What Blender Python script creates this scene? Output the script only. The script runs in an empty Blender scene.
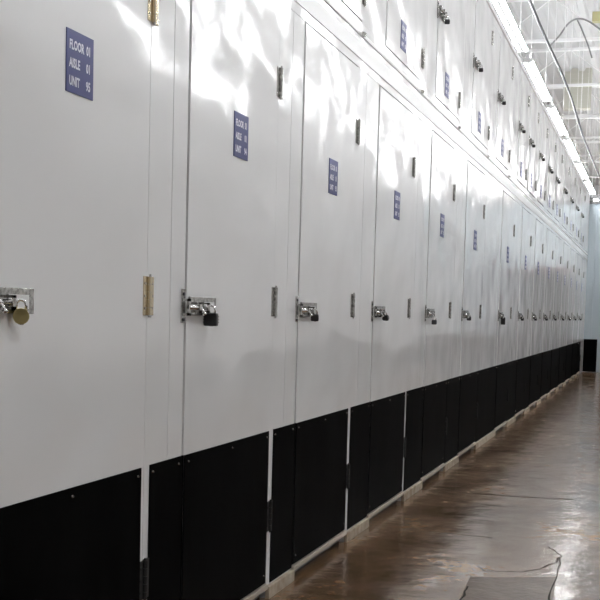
import bpy, bmesh, math, random
from mathutils import Matrix, Vector
random.seed(7)
sc = bpy.context.scene
COL = sc.collection
D = 1.383           # wall plane distance from the camera
H = 1.11            # camera height
WX = -D             # x of the fixed wall surface
END = 24.4          # y of the end wall

# ------------------------------------------------------------------ materials
def mat(name, col, rough=0.5, metal=0.0, spec=0.5, coat=0.0):
    m = bpy.data.materials.new(name); m.use_nodes = True
    b = m.node_tree.nodes['Principled BSDF']
    b.inputs['Base Color'].default_value = (*col, 1)
    b.inputs['Roughness'].default_value = rough
    b.inputs['Metallic'].default_value = metal
    b.inputs['Specular IOR Level'].default_value = spec
    b.inputs['Coat Weight'].default_value = coat
    return m
def nodes(m): return m.node_tree.nodes, m.node_tree.links, m.node_tree.nodes['Principled BSDF']
def noise(m, scale, detail=2, vec_scale=(1, 1, 1), rough=0.5):
    N, L, b = nodes(m)
    g = N.new('ShaderNodeNewGeometry')
    mp = N.new('ShaderNodeMapping'); mp.inputs['Scale'].default_value = vec_scale
    L.new(g.outputs['Position'], mp.inputs['Vector'])
    n = N.new('ShaderNodeTexNoise'); n.inputs['Scale'].default_value = scale
    n.inputs['Detail'].default_value = detail; n.inputs['Roughness'].default_value = rough
    L.new(mp.outputs['Vector'], n.inputs['Vector'])
    return n
def bump(m, n, strength, dist, prev=None):
    N, L, b = nodes(m)
    bp = N.new('ShaderNodeBump'); bp.inputs['Strength'].default_value = strength
    bp.inputs['Distance'].default_value = dist
    L.new(n.outputs[0], bp.inputs['Height'])
    if prev: L.new(prev.outputs['Normal'], bp.inputs['Normal'])
    L.new(bp.outputs['Normal'], b.inputs['Normal'])
    return bp
def ramp(m, n, stops, out=None):
    N, L, b = nodes(m)
    r = N.new('ShaderNodeValToRGB')
    e = r.color_ramp.elements
    while len(e) < len(stops): e.new(0.5)
    for i, (p, c) in enumerate(stops):
        e[i].position = p; e[i].color = (*c, 1) if len(c) == 3 else c
    L.new(n.outputs[0], r.inputs['Fac'])
    if out: L.new(r.outputs['Color'], b.inputs[out])
    return r

M = {}
WAVE = 0.022
def white_steel(name, col, rough):
    m = mat(name, col, rough, spec=0.6)
    n = noise(m, 1.9, 1, (1, 1.0, 1.5)); p = bump(m, n, 1.0, WAVE)
    n2 = noise(m, 6, 1, (1, 1, 1.3)); bump(m, n2, 1.0, WAVE * 0.10, p)
    return m
M['door'] = white_steel('white_door_enamel', (0.77, 0.77, 0.77), 0.12)
M['wall'] = white_steel('white_wall_enamel', (0.77, 0.77, 0.77), 0.12)
M['trim'] = mat('white_trim', (0.80, 0.80, 0.80), 0.3)
M['end'] = mat('pale_blue_grey_wall', (0.55, 0.63, 0.68), 0.45)
M['black'] = mat('black_kick_plate', (0.006, 0.006, 0.0065), 0.5, spec=0.008)
n = noise(M['black'], 7, 4, (1, 1, 0.4)); ramp(M['black'], n, [(0.35, (0.0015, 0.0015, 0.0016)), (0.75, (0.005, 0.005, 0.005))], 'Base Color')
M['void'] = mat('dark_recess', (0.02, 0.018, 0.016), 0.9)
M['gap'] = mat('grey_frame_steel', (0.22, 0.22, 0.22), 0.6)
M['steel'] = mat('zinc_steel', (0.55, 0.54, 0.52), 0.25, 1.0)
n = noise(M['steel'], 90, 2); ramp(M['steel'], n, [(0.3, (0.26, 0.25, 0.24)), (0.7, (0.62, 0.61, 0.58))], 'Base Color')
M['brass'] = mat('pale_brass', (0.62, 0.53, 0.38), 0.25, 1.0)
M['lockbrass'] = mat('padlock_brass', (0.50, 0.42, 0.20), 0.3, 1.0)
M['chrome'] = mat('chrome', (0.85, 0.85, 0.85), 0.12, 1.0)
M['lockblack'] = mat('padlock_black', (0.008, 0.008, 0.009), 0.35)
M['lockgrey'] = mat('padlock_dark_grey', (0.05, 0.05, 0.055), 0.3, 0.6)
M['blackhinge'] = mat('black_hinge', (0.012, 0.012, 0.012), 0.5)
M['sign'] = mat('navy_sign', (0.045, 0.055, 0.19), 0.45)
M['letter'] = mat('white_lettering', (0.75, 0.75, 0.85), 0.5)
M['foot'] = mat('beige_sill', (0.42, 0.36, 0.26), 0.6)
n = noise(M['foot'], 14, 4); ramp(M['foot'], n, [(0.3, (0.30, 0.22, 0.15)), (0.65, (0.50, 0.45, 0.36))], 'Base Color')
M['thresh'] = mat('threshold_metal', (0.50, 0.44, 0.38), 0.4, 0.3)
M['ceil'] = mat('white_deck', (0.56, 0.56, 0.56), 0.6)
M['joist'] = mat('white_joist', (0.82, 0.82, 0.82), 0.5)
M['cable'] = mat('black_cable', (0.03, 0.03, 0.032), 0.5)
M['gcable'] = mat('grey_cable', (0.25, 0.25, 0.25), 0.5)
M['beige'] = mat('beige_box', (0.52, 0.51, 0.44), 0.6)
M['yellow'] = mat('yellow_box', (0.50, 0.47, 0.25), 0.6)
M['housing'] = mat('light_housing', (0.8, 0.8, 0.8), 0.4)
M['crack'] = mat('crack_dark', (0.02, 0.016, 0.012), 0.9)
M['patch'] = mat('grey_patch', (0.085, 0.066, 0.056), 0.3)
n = noise(M['patch'], 8, 8, rough=0.7); ramp(M['patch'], n, [(0.3, (0.09, 0.062, 0.044)), (0.7, (0.20, 0.15, 0.12))], 'Base Color'); bump(M['patch'], n, 1.0, 0.012)
e = bpy.data.materials.new('tube_glow'); e.use_nodes = True
b = e.node_tree.nodes['Principled BSDF']
b.inputs['Base Color'].default_value = (1, 1, 1, 1)
b.inputs['Emission Color'].default_value = (0.97, 0.985, 1, 1)
b.inputs['Emission Strength'].default_value = 52
M['tube'] = e

# floor : polished brown concrete
def floor_material():
    m = mat('brown_polished_concrete', (0.14, 0.10, 0.07), 0.3, spec=0.5)
    N, L, b = nodes(m)
    n1 = noise(m, 1.6, 9, (1, 0.7, 1), rough=0.68)
    r1 = ramp(m, n1, [(0.36, (0.06, 0.031, 0.012)), (0.5, (0.16, 0.092, 0.046)), (0.64, (0.30, 0.20, 0.125))])
    n2 = noise(m, 14, 10, (1, 1, 1), 0.75)
    r2 = ramp(m, n2, [(0.3, (0.5, 0.5, 0.5)), (0.7, (1.3, 1.28, 1.26))])
    mx = N.new('ShaderNodeMix'); mx.data_type = 'RGBA'; mx.blend_type = 'MULTIPLY'; mx.inputs[0].default_value = 1
    L.new(r1.outputs[0], mx.inputs[6]); L.new(r2.outputs[0], mx.inputs[7])
    # saw-cut joints across the aisle
    g = N.new('ShaderNodeNewGeometry'); s = N.new('ShaderNodeSeparateXYZ'); L.new(g.outputs['Position'], s.inputs[0])
    def math_(op, a, bb=None):
        q = N.new('ShaderNodeMath'); q.operation = op
        for i, v in enumerate((a, bb)):
            if v is None: continue
            if isinstance(v, (int, float)): q.inputs[i].default_value = v
            else: L.new(v, q.inputs[i])
        return q.outputs[0]
    wob = noise(m, 1.7, 3)
    yy = math_('ADD', s.outputs['Y'], math_('MULTIPLY', wob.outputs[0], 0.10))
    f1 = math_('LESS_THAN', math_('PINGPONG', math_('ADD', yy, 0.62), 0.62), 0.010)
    f1 = math_('MULTIPLY', f1, 0.55)
    mx2 = N.new('ShaderNodeMix'); mx2.data_type = 'RGBA'
    L.new(f1, mx2.inputs[0]); L.new(mx.outputs[2], mx2.inputs[6]); mx2.inputs[7].default_value = (0.02, 0.014, 0.01, 1)
    L.new(mx2.outputs[2], b.inputs['Base Color'])
    n3 = noise(m, 5, 8, (1, 1, 1), 0.7)
    r3 = ramp(m, n3, [(0.3, (0.05,) * 3), (0.7, (0.30,) * 3)], 'Roughness')
    n4 = noise(m, 7, 5); bp = bump(m, n4, 1.0, 0.005)
    return m
M['floor'] = floor_material()

# ------------------------------------------------------------------ helpers
class MB:
    def __init__(s): s.bm = bmesh.new()
    def box(s, a, b, bev=0):
        r = bmesh.ops.create_cube(s.bm, size=1)
        c = [(a[i] + b[i]) / 2 for i in range(3)]; d = [abs(b[i] - a[i]) for i in range(3)]
        for v in r['verts']: v.co = Vector([c[i] + v.co[i] * d[i] for i in range(3)])
        if bev:
            ed = list({x for v in r['verts'] for x in v.link_edges})
            bmesh.ops.bevel(s.bm, geom=ed, offset=bev, segments=2, affect='EDGES', profile=0.5)
        return s
    def cyl(s, p, q, r, seg=12, r2=None):
        p, q = Vector(p), Vector(q); d = q - p
        rot = d.to_track_quat('Z', 'Y').to_matrix().to_4x4()
        bmesh.ops.create_cone(s.bm, cap_ends=True, segments=seg, radius1=r, radius2=r if r2 is None else r2, depth=d.length,
                              matrix=Matrix.Translation((p + q) / 2) @ rot)
        return s
    def path(s, pts, r, seg=8):
        pts = [Vector(p) for p in pts]; rings = []
        ref = None
        for i, p in enumerate(pts):
            t = (pts[min(i + 1, len(pts) - 1)] - pts[max(i - 1, 0)]).normalized()
            if ref is None: ref = t.orthogonal().normalized()
            ref = (ref - t * ref.dot(t)).normalized(); o = t.cross(ref)
            rings.append([s.bm.verts.new(p + r * (math.cos(k * 2 * math.pi / seg) * ref + math.sin(k * 2 * math.pi / seg) * o)) for k in range(seg)])
        for a, b in zip(rings, rings[1:]):
            for k in range(seg): s.bm.faces.new((a[k], a[(k + 1) % seg], b[(k + 1) % seg], b[k]))
        s.bm.faces.new(rings[0][::-1]); s.bm.faces.new(rings[-1])
        return s
    def poly(s, vs):
        s.bm.faces.new([s.bm.verts.new(v) for v in vs]); return s
    def build(s, name, m, parent=None, smooth=False):
        bmesh.ops.recalc_face_normals(s.bm, faces=s.bm.faces)
        me = bpy.data.meshes.new(name); s.bm.to_mesh(me); s.bm.free()
        me.materials.append(m)
        if smooth:
            for p in me.polygons: p.use_smooth = True
        o = bpy.data.objects.new(name, me); COL.objects.link(o)
        if parent: o.parent = parent
        return o
def thing(name, label, cat, loc=(0, 0, 0), group=None):
    o = bpy.data.objects.new(name, None); COL.objects.link(o); o.location = loc
    o.empty_display_size = 0.1
    o['label'] = label; o['category'] = cat; o['kind'] = 'thing'
    if group: o['group'] = group
    return o
def tag(o, label, cat, group=None):
    o['label'] = label; o['category'] = cat
    if group: o['group'] = group
    return o
def struct(o): o['kind'] = 'structure'; return o
ORD = ['first', 'second', 'third', 'fourth', 'fifth', 'sixth', 'seventh', 'eighth', 'ninth', 'tenth', 'eleventh', 'twelfth',
       'thirteenth', 'fourteenth', 'fifteenth', 'sixteenth', 'seventeenth']

# ------------------------------------------------------------------ layout (latch edge y, hinge edge y)
LOWER = [(2.13, 3.005), (3.285, 4.14), (4.455, 5.318), (5.75, 6.628), (7.18, 8.03), (8.61, 9.50), (10.70, 11.60),
         (12.32, 13.2), (13.75, 14.63), (15.2, 16.08), (16.62, 17.5), (18.05, 18.93), (19.5, 20.38), (20.95, 21.83), (22.4, 23.28)]
UPPER = [(3.285, 4.14), (4.455, 5.36), (5.85, 6.78), (7.24, 8.12), (8.72, 9.60), (10.12, 11.0), (11.72, 12.45), (12.72, 13.5), (13.84, 14.62),
         (15.06, 15.84), (16.2, 17.0), (17.6, 18.4), (19.0, 19.8), (20.4, 21.2), (21.8, 22.6)]
DTOP, KT = 2.25, 0.652        # door top, kick plate top
UB, UT = 2.475, 3.50          # upper door bottom / top
WT = 3.615                    # wall top
GAP = 0.008
PR = 0.004             # how far the door faces stand out from the fixed panels
# ------------------------------------------------------------------ doors
def hinge(parent, y, z, m, h=0.11, label=None):
    o = MB()
    o.box((0.000, y - 0.034, z - h / 2), (PR + 0.0025, y - 0.004, z + h / 2), 0.001)
    o.box((-0.002, y + 0.004, z - h / 2), (0.006, y + 0.036, z + h / 2), 0.001)
    k = 5
    for i in range(k):
        a = z - h / 2 + h * i / k
        o.cyl((0.010, y, a + 0.001), (0.010, y, a + h / k - 0.001), 0.007, 10)
    ob = o.build('hinge', m, parent)
    s = MB()
    s.cyl((0.010, y, z - h / 2 - 0.006), (0.010, y, z + h / 2 + 0.006), 0.004, 8)
    for zz in (-0.035, 0.0, 0.035):
        s.cyl((PR + 0.002, y - 0.024, z + zz), (PR + 0.004, y - 0.024, z + zz), 0.004, 8)
        s.cyl((0.004, y + 0.026, z + zz), (0.0075, y + 0.026, z + zz), 0.004, 8)
    pin = s.build('hinge_pin', m if m is M['blackhinge'] else M['steel'], ob)
    if label: ob['label'] = label
    return ob
def latch(parent, z):
    # the plates face +x ; y = 0 is the latch edge of the door
    s = MB().box((0, -0.034, z - 0.052), (0.005, -0.008, z + 0.052), 0.001)
    s.box((0, -0.030, z - 0.030), (0.026, -0.012, z - 0.022)).box((0, -0.030, z + 0.014), (0.026, -0.012, z + 0.022)).box((0.020, -0.030, z - 0.03), (0.026, -0.012, z + 0.022))
    sp = s.build('strike_plate', M['steel'], parent)
    for zz in (-0.043, 0.036): MB().cyl((0.004, -0.021, z + zz), (0.008, -0.021, z + zz), 0.0055, 10).build('screw', M['lockgrey'], sp)
    p = MB().box((0.009, 0.010, z - 0.029), (0.013, 0.232, z + 0.029), 0.001).box((PR, 0.015, z - 0.027), (0.0095, 0.225, z + 0.027))
    p.box((0.010, 0.004, z - 0.029), (0.016, 0.012, z + 0.029))
    lp = p.build('latch_plate', M['steel'], parent)
    b = MB().cyl((0.027, -0.030, z - 0.004), (0.027, 0.125, z - 0.004), 0.0075, 14)
    b.cyl((0.027, 0.066, z - 0.004), (0.038, 0.066, z - 0.022), 0.0045, 10)
    b.cyl((0.037, 0.066, z - 0.020), (0.041, 0.066, z - 0.027), 0.0065, 12)
    b.build('bolt', M['chrome'], lp, True)
    for y in (0.030, 0.100):
        g = MB(); g.box((0.013, y, z - 0.020), (0.038, y + 0.014, z - 0.013)).box((0.013, y, z + 0.006), (0.038, y + 0.014, z + 0.012)).box((0.034, y, z - 0.020), (0.038, y + 0.014, z + 0.012))
        g.build('bolt_guide', M['steel'], lp)
    q = MB()
    q.box((0.012, 0.118, z - 0.018), (0.016, 0.205, z + 0.014))
    pts = [(0.015, 0.150 , z + 0.010)] + [(0.015 + 0.028 * math.sin(a), 0.150, z - 0.004 + 0.014 * math.cos(a)) for a in [math.pi * i / 8 for i in range(9)]] + [(0.015, 0.150, z - 0.018)]
    q.path(pts, 0.004)
    q.build('staple', M['chrome'], lp)
def sign(parent, yc, z0, unit, letters=True):
    w, h = 0.138, 0.150
    x0 = PR
    s = MB().box((x0, yc - w / 2, z0), (x0 + 0.003, yc + w / 2, z0 + h), 0.0008).build('sign', M['sign'], parent)
    s['label'] = 'navy blue sign with white lettering'
    if not letters: 
        t = MB()
        for i, (wl, zz) in enumerate(((0.075, 0.112), (0.065, 0.068), (0.055, 0.024))):
            pass
    me_all = bmesh.new()
    for i, (wd, nu) in enumerate((('FLOOR', '01'), ('AISLE', '01'), ('UNIT', unit))):
        zz = z0 + h - 0.046 - i * 0.043
        for txt, yy in ((wd, yc - w / 2 + 0.012), (nu, yc + w / 2 - 0.040)):
            cu = bpy.data.curves.new('t', 'FONT'); cu.body = txt; cu.size = 0.031; cu.resolution_u = 2; cu.offset = 0.0011
            ob = bpy.data.objects.new('t', cu)
            me = bpy.data.meshes.new_from_object(ob)
            sx = 0.74
            me.transform(Matrix(((0, 0, 1, x0 + 0.0036), (sx, 0, 0, yy), (0, 1, 0, zz), (0, 0, 0, 1))))
            me_all.from_mesh(me)
            bpy.data.objects.remove(ob); bpy.data.curves.remove(cu); bpy.data.meshes.remove(me)
    me = bpy.data.meshes.new('lettering'); me_all.to_mesh(me); me_all.free(); me.materials.append(M['letter'])
    o = bpy.data.objects.new('lettering', me); COL.objects.link(o); o.parent = s
def padlock(loc, body, kind, label, rot=0, tilt=0):
    """hangs from the staple; loc = staple point, width runs across the staple"""
    t = thing('padlock', label, 'padlock', loc, 'padlocks on the storage doors')
    t.rotation_euler = (tilt, 0, rot)
    w, h, d = {'square': (0.044, 0.042, 0.021), 'round': (0.036, 0.036, 0.020), 'small': (0.032, 0.030, 0.016), 'long': (0.040, 0.066, 0.022)}[kind]
    sh = 0.024
    zt = -sh + 0.006
    if kind == 'round':
        m = MB().cyl((0, -d / 2, zt - h / 2 + 0.004), (0, d / 2, zt - h / 2 + 0.004), h / 2, 28)
        bmesh.ops.bevel(m.bm, geom=[e_ for e_ in m.bm.edges if e_.calc_length() < 0.006 or True], offset=0.0015, segments=2, affect='EDGES') if False else None
        m.box((-w * 0.36, -d / 2, zt - 0.012), (w * 0.36, d / 2, zt + 0.003), 0.002)
    else:
        m = MB().box((-w / 2, -d / 2, zt - h), (w / 2, d / 2, zt), 0.004)
        for k in range(3):
            zz = zt - h * (0.28 + 0.22 * k)
            m.box((-w / 2 - 0.0008, -d / 2 - 0.0008, zz - 0.0018), (w / 2 + 0.0008, d / 2 + 0.0008, zz + 0.0018))
    m.build('lock_body', body, t)
    r = w * 0.30
    pts = [(-r, 0, zt - 0.004), (-r, 0, -r * 0.6)] + [(-r * math.cos(a), 0, -r * 0.6 + r * math.sin(a)) for a in [math.pi * i / 10 for i in range(1, 10)]] + [(r, 0, -r * 0.6), (r, 0, zt - 0.004)]
    sk = MB().path(pts, 0.0034, 8).build('shackle', M['chrome'], t, True)
    if kind == 'round': h -= 0.004
    c = MB().cyl((0, 0, zt - h - 0.0012), (0, 0, zt - h + 0.002), 0.006, 12).build('keyway', M['steel'], t)
    return t
def screws(parent, ys, z, x):
    for y in ys:
        MB().cyl((x, y, z), (x + 0.003, y, z), 0.0042, 10, 0.003).build('screw', M['steel'], parent)

names_dist = ['nearest the camera with a brass padlock', 'with a square black padlock on its latch', 'with a small dark padlock, third along the row',
              'with a tilted dark padlock, fourth along the row', 'with a grey padlock hanging low, fifth along the row', 'sixth along the row, small tilted dark padlock',
              'seventh along the row with a long black padlock']
for i, (a, b) in enumerate(LOWER):
    w = b - a
    desc = names_dist[i] if i < len(names_dist) else '%s along the row, far down the aisle' % ORD[i]
    t = thing('storage_door', 'full height white storage door ' + desc, 'door', (WX, a, 0), 'full height storage doors on the ground floor')
    p = MB().box((-0.020, GAP / 2, 0.065), (PR, w - GAP, DTOP), 0.0015)
    pn = p.build('door_panel', M['door'], t)
    kp = MB().box((PR, 0.0042, 0.068), (PR + 0.0035, w - (0.030 if i < 4 else 0.012), KT), 0.0008).box((-0.016, 0.0032, 0.066), (PR, 0.0042, KT)).build('kick_plate', M['black'], t)
    kp['label'] = 'black kick plate'
    screws(kp, (0.035, w * 0.5, w - 0.055), KT - 0.022, PR + 0.0035)
    if i < 10: screws(kp, (0.035, w - 0.055), 0.10, PR + 0.0035)
    hm = M['brass'] if i == 0 else M['steel']
    hinge(t, w, 1.140, hm); hinge(t, w, 1.955, hm)
    hb = hinge(t, w, 0.322, M['blackhinge'], 0.115, 'black hinge')
    latch(t, 1.115)
    sign(t, w - (0.423 if i == 0 else 0.405), 1.622, '%02d' % (95 - i))
    # rest: padlocks
    z = 1.105
    P = (WX + 0.028, a + 0.150, z + 0.008)
    if i == 0: padlock(P, M['lockbrass'], 'round', 'brass padlock hanging on the nearest door latch, cut by the left edge', 0.55, 0.05)
    elif i == 1: padlock(P, M['lockblack'], 'square', 'square black padlock hanging on the second door latch', 0.0)
    elif i == 2: padlock(P, M['lockgrey'], 'small', 'small dark padlock on the latch of the third lower door', 0.2, 0.35)
    elif i == 3: padlock(P, M['lockblack'], 'small', 'tilted dark padlock on the latch of the fourth lower door', -0.2, 0.5)
    elif i == 4: padlock((P[0], P[1], z - 0.014), M['lockgrey'], 'small', 'grey padlock hanging low on the latch of the fifth lower door', 0.3)
    elif i == 5: padlock(P, M['lockblack'], 'small', 'small dark padlock on the latch of the sixth lower door', 0, 0.5)
    elif i == 6: padlock(P, M['lockblack'], 'long', 'long black padlock standing out on the seventh lower door', 0)
    else: padlock(P, M['lockblack'], 'small', 'tiny dark padlock on the latch of the %s lower door' % ORD[i], 0, 0.2)
# upper row
for i, (a, b) in enumerate(UPPER):
    w = b - a
    lab = 'short white upper storage door, %s along the upper row' % ORD[i]
    t = thing('upper_storage_door', lab, 'door', (WX, a, 0), 'short storage doors of the upper row')
    MB().box((-0.020, GAP / 2, UB), (PR, w - GAP / 2, UT), 0.0015).build('door_panel', M['door'], t)
    hinge(t, w, UB + 0.13, M['steel']); hinge(t, w, UT - 0.13, M['steel'])
    latch(t, 3.0)
    sign(t, w * 0.43, 2.535, '%02d' % (60 - i))
    padlock((WX + 0.034, a + 0.150, 2.998), M['lockblack'] if i % 3 else M['lockgrey'], 'small', 'small dark padlock on the %s door of the upper row' % ORD[i], 0.1 * (i % 4), 0.15 + 0.1 * (i % 3))

# ------------------------------------------------------------------ left wall (fixed part)
def wall_left():
    m = MB()
    def seamed(y0, y1, z0, z1):
        cuts = [y0]
        if y1 - y0 > 0.22: cuts.append(y0 + 0.165)
        if y1 - y0 > 0.5: cuts.append(y1 - 0.165)
        cuts.append(y1)
        for p, q in zip(cuts, cuts[1:]): m.box((WX - 0.03, p + 0.0012, z0), (WX, q - 0.0012, z1), 0.002)
    prev = -4.0
    for a, b in LOWER + [(END, END + 1)]:
        seamed(prev + (0.0012 if prev > -4 else 0), a - 0.002, 0.0, DTOP + 0.008)
        prev = b
    prev = -4.0
    for a, b in UPPER + [(END, END + 1)]:
        seamed(prev + 0.001, a - 0.002, UB - 0.006, UT + 0.006); prev = b
    m.box((WX - 0.03, -4, DTOP + 0.009), (WX - 0.001, END, UB - 0.003))
    m.box((WX - 0.03, -4, UT + 0.008), (WX - 0.001, END, WT))
    return struct(m.build('wall_left', M['wall']))
wall_left()
struct(MB().box((WX - 0.06, -4, 0.0), (WX - 0.031, END, WT - 0.01)).build('wall_backing', M['gap']))
# horizontal trims between the rows and along the top
tr = MB()
tr.box((WX - 0.002, -4, 2.300), (WX + 0.003, END, 2.375), 0.001); tr.box((WX - 0.002, -4, 2.405), (WX + 0.0045, END, 2.425), 0.002)
struct(tr.build('trim_1', M['trim']))
tr = MB(); tr.box((WX - 0.04, -4, WT - 0.035), (WX + 0.008, END, WT + 0.005), 0.003)
struct(tr.build('trim_2', M['trim']))
# unseen deck behind the wall, added to stop light leaking through door gaps
struct(MB().box((WX - 4.5, -4, WT - 0.04), (WX - 0.062, END, WT - 0.01)).build('light_block_deck', M['ceil']))

# black kick plates on the fixed panels, sills and thresholds
prev = None
for i, (a, b) in enumerate(LOWER):
    if i > 0:
        c = LOWER[i - 1][1]
        w = a - c
        o = MB().box((0, 0.036 if i < 5 else 0.016, 0.055), (0.0035, w - 0.002, KT), 0.0008).build('kick_plate', M['black'])
        o.location = (WX + 0.0006, c, 0)
        tag(o, 'black kick plate on the fixed panel between the %s and %s lower doors' % (ORD[i - 1], ORD[i]), 'kick plate', 'black kick plates on the fixed panels')
        screws(o, (0.055, w - 0.035) if w < 0.6 else (0.055, w / 2, w - 0.035), KT - 0.022, 0.0035)
        s = MB().box((-0.002, -0.006, 0.0), (0.016, w + 0.004, 0.048), 0.002).build('sill_block', M['foot'])
        s.location = (WX, c, 0)
        tag(s, 'beige sill block on the floor between the %s and %s lower doors' % (ORD[i - 1], ORD[i]), 'sill block', 'beige sill blocks under the fixed panels')
    th = MB().box((-0.015, 0.002, 0.040), (0.012, b - a - 0.008, 0.060), 0.002).build('threshold', M['thresh'])
    th.location = (WX, a, 0)
    tag(th, 'thin pale metal threshold strip under the %s lower door' % ORD[i], 'threshold', 'threshold strips under the doors')
# bracket stubs below the upper doors
for i, (a, b) in enumerate(UPPER[:6]):
    o = MB().box((0, -0.012, 0), (0.014, 0.012, 0.02), 0.002).cyl((0.014, 0, 0.01), (0.02, 0, 0.01), 0.006, 10).build('stop_bracket', M['steel'])
    o.location = (WX + 0.004, b, 2.405)
    tag(o, 'small steel stop under the hinge of the %s upper door' % ORD[i], 'bracket', 'steel stops on the ledge')

# ------------------------------------------------------------------ right wall, end wall, floor
RX = 1.42
m = MB()
y = -4.0
while y < END:
    m.box((RX, y + 0.003, 0.0), (RX + 0.03, min(y + 0.9, END) - 0.003, WT), 0.002)
    y += 0.9
struct(m.build('wall_right', M['wall']))
m = MB(); y = -4.0
while y < END:
    m.box((RX - 0.004, y + 0.02, 0.055), (RX - 0.0005, min(y + 0.9, END) - 0.02, KT)); y += 0.9
struct(m.build('baseboard_right', M['black']))
m = MB(); x = WX + 0.0
while x < RX:
    m.box((x + 0.002, END, 0.0), (x + 0.148, END + 0.05, 3.42), 0.004); x += 0.15
m.box((WX, END + 0.01, 0), (RX, END + 0.06, 3.44))
struct(m.build('wall_far', M['end']))
struct(MB().box((WX, END - 0.006, 0.01), (WX + 0.27, END - 0.001, KT + 0.03)).box((0.30, END - 0.006, 0.10), (RX, END - 0.001, KT + 0.03)).build('baseboard_far', M['black']))
M['darkdoor'] = mat('dark_slate_door', (0.03, 0.045, 0.055), 0.4)
M['maroon'] = mat('maroon_frame', (0.16, 0.03, 0.035), 0.5)
struct(MB().box((-0.92, END - 0.03, 0.0), (0.10, END - 0.001, 2.05), 0.004).box((-0.84, END - 0.036, 0.12), (0.02, END - 0.029, 0.95), 0.004).box((-0.84, END - 0.036, 1.08), (0.02, END - 0.029, 1.95), 0.004).build('door_1', M['darkdoor']))
struct(MB().box((-1.02, END - 0.04, 0.0), (-0.925, END - 0.001, 2.13), 0.004).box((0.105, END - 0.04, 0.0), (0.20, END - 0.001, 2.13), 0.004).box((-0.925, END - 0.04, 2.055), (0.105, END - 0.001, 2.13), 0.004).build('door_frame_1', M['maroon']))
m = MB().box((WX, END - 0.02, 3.44), (RX, END + 0.07, 3.50)).box((WX, END - 0.01, 3.54), (RX, END + 0.07, 3.62))
struct(m.build('trim_3', M['gap']))
struct(MB().box((-9, -5, -0.1), (9, 46, 0)).build('floor', M['floor']))
struct(MB().box((-9, 45.9, 0), (9, 46, 6.2)).build('wall_building_far', M['ceil']))

# camera ray basis (photograph calibration) for placing far overhead things at their depth
f, px, py = 1150.0, 300.0, 394.0
Yv = Vector((655 - px, -(320 - py), -f)).normalized()
Zv = -Vector((-126 - px, -(16300 - py), -f)).normalized()
Zv = (Zv - Yv * Zv.dot(Yv)).normalized(); Xv = Yv.cross(Zv)
R = Matrix((Xv, Yv, Zv))
def at(x, y, depth):
    r = R @ Vector((x - px, -(y - py), -f)); k = depth / r.y
    return Vector((r.x * k, depth, r.z * k + H))
def on_floor(x, y):
    r = R @ Vector((x - px, -(y - py), -f)); k = -H / r.z
    return (r.x * k, r.y * k)

# cracks in the floor
def crack(pts, w, name='floor_crack'):
    P = [Vector((*on_floor(*p), 0.0006)) for p in pts]
    Q = []
    for a, b in zip(P, P[1:]):
        for k in range(5): Q.append(a.lerp(b, k / 5) + Vector((random.uniform(-1, 1) * 0.006, random.uniform(-1, 1) * 0.012, 0)))
    Q.append(P[-1]); m = MB(); L, Rr = [], []
    for i, p in enumerate(Q):
        t = (Q[min(i + 1, len(Q) - 1)] - Q[max(i - 1, 0)]).normalized(); n_ = Vector((-t.y, t.x, 0)) * w * random.uniform(0.5, 1.3)
        L.append(m.bm.verts.new(p + n_)); Rr.append(m.bm.verts.new(p - n_))
    for i in range(len(Q) - 1): m.bm.faces.new((L[i], L[i + 1], Rr[i + 1], Rr[i]))
    return struct(m.build(name, M['crack']))
crack([(478, 566), (486, 571), (498, 571), (520, 572), (540, 569), (556, 562), (561, 556), (548, 547)], 0.004)
crack([(561, 558), (556, 575), (549, 602)], 0.004)
crack([(469, 586), (459, 602)], 0.005)
crack([(425, 531), (455, 534), (492, 538)], 0.006)
crack([(400, 487), (450, 492), (520, 497), (575, 500)], 0.008)
# grey repaired slab
c = [on_floor(*p) for p in ((470, 577), (556, 577), (549, 640), (440, 640))]
struct(MB().poly([(x, y, 0.0003) for x, y in c]).build('floor_patch', M['patch']))

# ------------------------------------------------------------------ ceiling, joists, lights
CZ = H + 5.05
m = MB(); x = -9.0; pr = []
while x < 9:
    pr += [(x, CZ), (x + 0.10, CZ), (x + 0.13, CZ + 0.06), (x + 0.25, CZ + 0.06)]; x += 0.28
va = [m.bm.verts.new((a, -5, z)) for a, z in pr]; vb = [m.bm.verts.new((a, 46, z)) for a, z in pr]
for i in range(len(pr) - 1): m.bm.faces.new((va[i], va[i + 1], vb[i + 1], vb[i]))
struct(m.build('ceiling', M['ceil']))
jn = 0
for k in range(10):
    y = 4.3 + k * 3.6
    t = thing('roof_joist', 'white open web roof joist spanning the hall, %s from the camera end' % ORD[k], 'roof joist', (0, y, H + 4.3), 'white roof joists')
    MB().box((-8.8, -0.03, 0), (8.8, 0.03, 0.045)).build('bottom_chord', M['joist'], t)
    MB().box((-8.8, -0.06, 0.66), (8.8, 0.06, 0.70)).build('top_chord', M['joist'], t)
    w = MB(); xx = -8.8; s = 0
    while xx < 7.95:
        w.cyl((xx, 0, 0.03 if s else 0.68), (xx + 0.88, 0, 0.68 if s else 0.03), 0.010, 6); xx += 0.88; s ^= 1
    w.build('web', M['joist'], t)
# purlins running along the hall
for k, x in enumerate((-6.0, -3.6, 1.4, 5.0)):
    o = MB().box((x, -5, CZ - 0.045), (x + 0.06, 45.8, CZ - 0.001)).build('purlin', M['joist'])
    tag(o, 'long white roof purlin running down the hall, %s from the left' % ORD[k], 'purlin', 'purlins under the roof deck')

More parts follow.
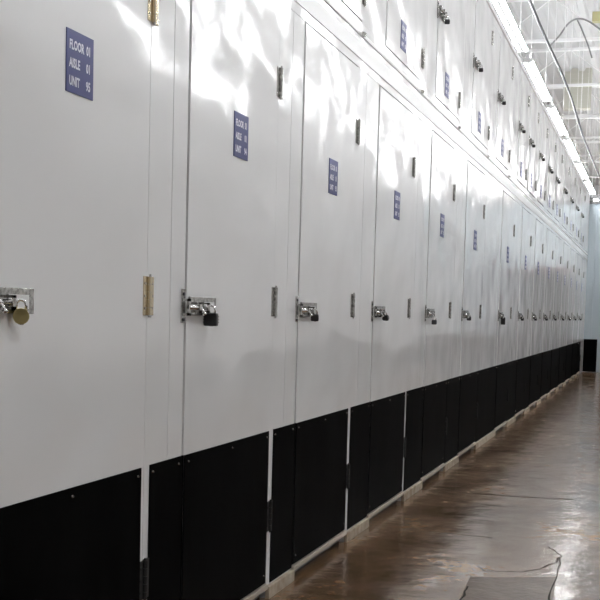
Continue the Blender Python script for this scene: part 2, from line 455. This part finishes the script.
LZ = H + 3.2
def fixture(x, y, LZ, label, group):
    t = thing('strip_light', label, 'ceiling light', (x, y, LZ), group)
    MB().box((-0.018, -1.2, 0.0), (0.018, 1.2, 0.09), 0.003).box((-0.055, -1.215, -0.004), (0.055, -1.19, 0.04)).box((-0.055, 1.19, -0.004), (0.055, 1.215, 0.04)).build('housing', M['housing'], t)
    for xx in (-0.036, 0.036): MB().cyl((xx, -1.19, 0.015), (xx, 1.19, 0.015), 0.017, 12).build('tube', M['tube'], t)
    for yy in (-0.9, 0.9): MB().cyl((0, yy, 0.09), (0, yy, CZ - LZ), 0.004, 6).build('hanger', M['joist'], t)
for k in range(15):
    yy = -0.15 + k * 2.93
    fixture(-1.50, yy, H + 2.85, 'strip light above the left wall top, %s from the camera end' % ORD[k], 'strip lights above the left wall')
    fixture(1.64, yy + 0.7, H + 4.05, 'strip light over the aisle, %s from the camera end' % ORD[k], 'strip lights over the aisle')
    fixture(3.74, yy + 0.45, H + 4.05, 'strip light above the right wall, %s from the camera end' % ORD[k], 'strip lights above the right wall')

# cables and things under the roof
z0 = H + 3.0
pts = []
for k in range(40):
    y = 2.0 + k * 0.85
    pts.append((-1.262 + 0.02 * math.sin(y * 0.5), y, z0 + 0.02 * math.sin(y * 0.9)))
cb = tag(MB().path(pts, 0.016, 8).build('cable', M['cable'], None, True), 'thick black cable slung overhead along the aisle', 'cable')
for k in range(9):
    y = 4.3 + k * 3.6
    MB().cyl((-1.262 + 0.02 * math.sin(y * 0.5), y, z0 + 0.02 * math.sin(y * 0.9)), (-1.262, y, H + 4.301), 0.003, 6).build('hanger_wire', M['joist'], cb)
def spline(ps, n=8):
    out = []
    ps = [ps[0]] + ps + [ps[-1]]
    for i in range(1, len(ps) - 2):
        for k in range(n):
            t = k / n; a, b, c, d = ps[i - 1:i + 3]
            out.append(0.5 * ((2 * b) + (c - a) * t + (2 * a - 5 * b + 4 * c - d) * t * t + (3 * b - a - 3 * c + d) * t ** 3))
    out.append(ps[-2]); return out
tag(MB().path(spline([at(x, y, 18.3) for x, y in ((549, 47), (560, 35), (568, 24), (577, 19), (588, 21), (604, 32))]), 0.014).build('looped_cord', M['gcable'], None, True), 'grey cord arching in a loop below the roof joist', 'cord')
tag(MB().path(spline([at(x, y, 18.26) for x, y in ((577.5, 20), (582, 30), (588, 45), (592, 58))]), 0.012).build('hanging_cord', M['gcable'], None, True), 'short grey cord dropping from the top of the looped cord', 'cord')
a = at(564, 66, 24.6); b = at(590, 108, 24.6)
t = thing('ceiling_box', 'pale beige box hanging under the roof beyond the cable', 'box', ((a.x + b.x) / 2, 24.6, b.z))
hw = (b.x - a.x) / 2; hh = a.z - b.z
MB().box((-hw, 0, 0), (hw, 0.30, hh), 0.01).build('casing', M['beige'], t)
g = MB()
for k in range(8): g.box((-hw * 0.8, -0.012, hh * (0.1 + 0.1 * k)), (hw * 0.8, 0.0, hh * (0.1 + 0.1 * k) + 0.02))
g.build('louvre', M['beige'], t)
for q in (-0.7, 0.7): MB().cyl((hw * q, 0.17, hh), (hw * q, 0.17, CZ - b.z), 0.008, 6).build('hanger', M['joist'], t)
a = at(593, 14, 18.6); b = at(606, 23, 18.6)
t = thing('junction_box', 'small yellow box under the roof at the top right', 'box', (a.x, 18.45, b.z))
MB().box((0, 0, 0), (b.x - a.x, 0.15, a.z - b.z), 0.006).build('casing', M['yellow'], t)
MB().cyl(((b.x - a.x) / 2, 0.08, a.z - b.z), ((b.x - a.x) / 2, 0.08, CZ - b.z), 0.012, 8).build('conduit', M['joist'], t)

# ------------------------------------------------------------------ world and camera
w = bpy.data.worlds.new('World'); sc.world = w; w.use_nodes = True
w.node_tree.nodes['Background'].inputs['Color'].default_value = (1, 1, 1, 1)
w.node_tree.nodes['Background'].inputs['Strength'].default_value = 0.38  # plain white fill light, added; floods in through the hall's open sides
cam = bpy.data.cameras.new('camera'); co = bpy.data.objects.new('camera', cam); COL.objects.link(co)
cam.sensor_fit = 'HORIZONTAL'; cam.sensor_width = 36.0; cam.lens = 36.0 * f / 600
cam.shift_x = 0; cam.shift_y = (py - 300) / 600
cam.clip_start = 0.05; cam.clip_end = 200
mw = R.to_4x4(); mw.translation = Vector((0, 0, H)); co.matrix_world = mw
sc.camera = co
sc.view_settings.view_transform = 'Standard'; sc.view_settings.look = 'None'
sc.view_settings.gamma = 1; sc.view_settings.use_curve_mapping = False
sc.view_settings.exposure = 0.27
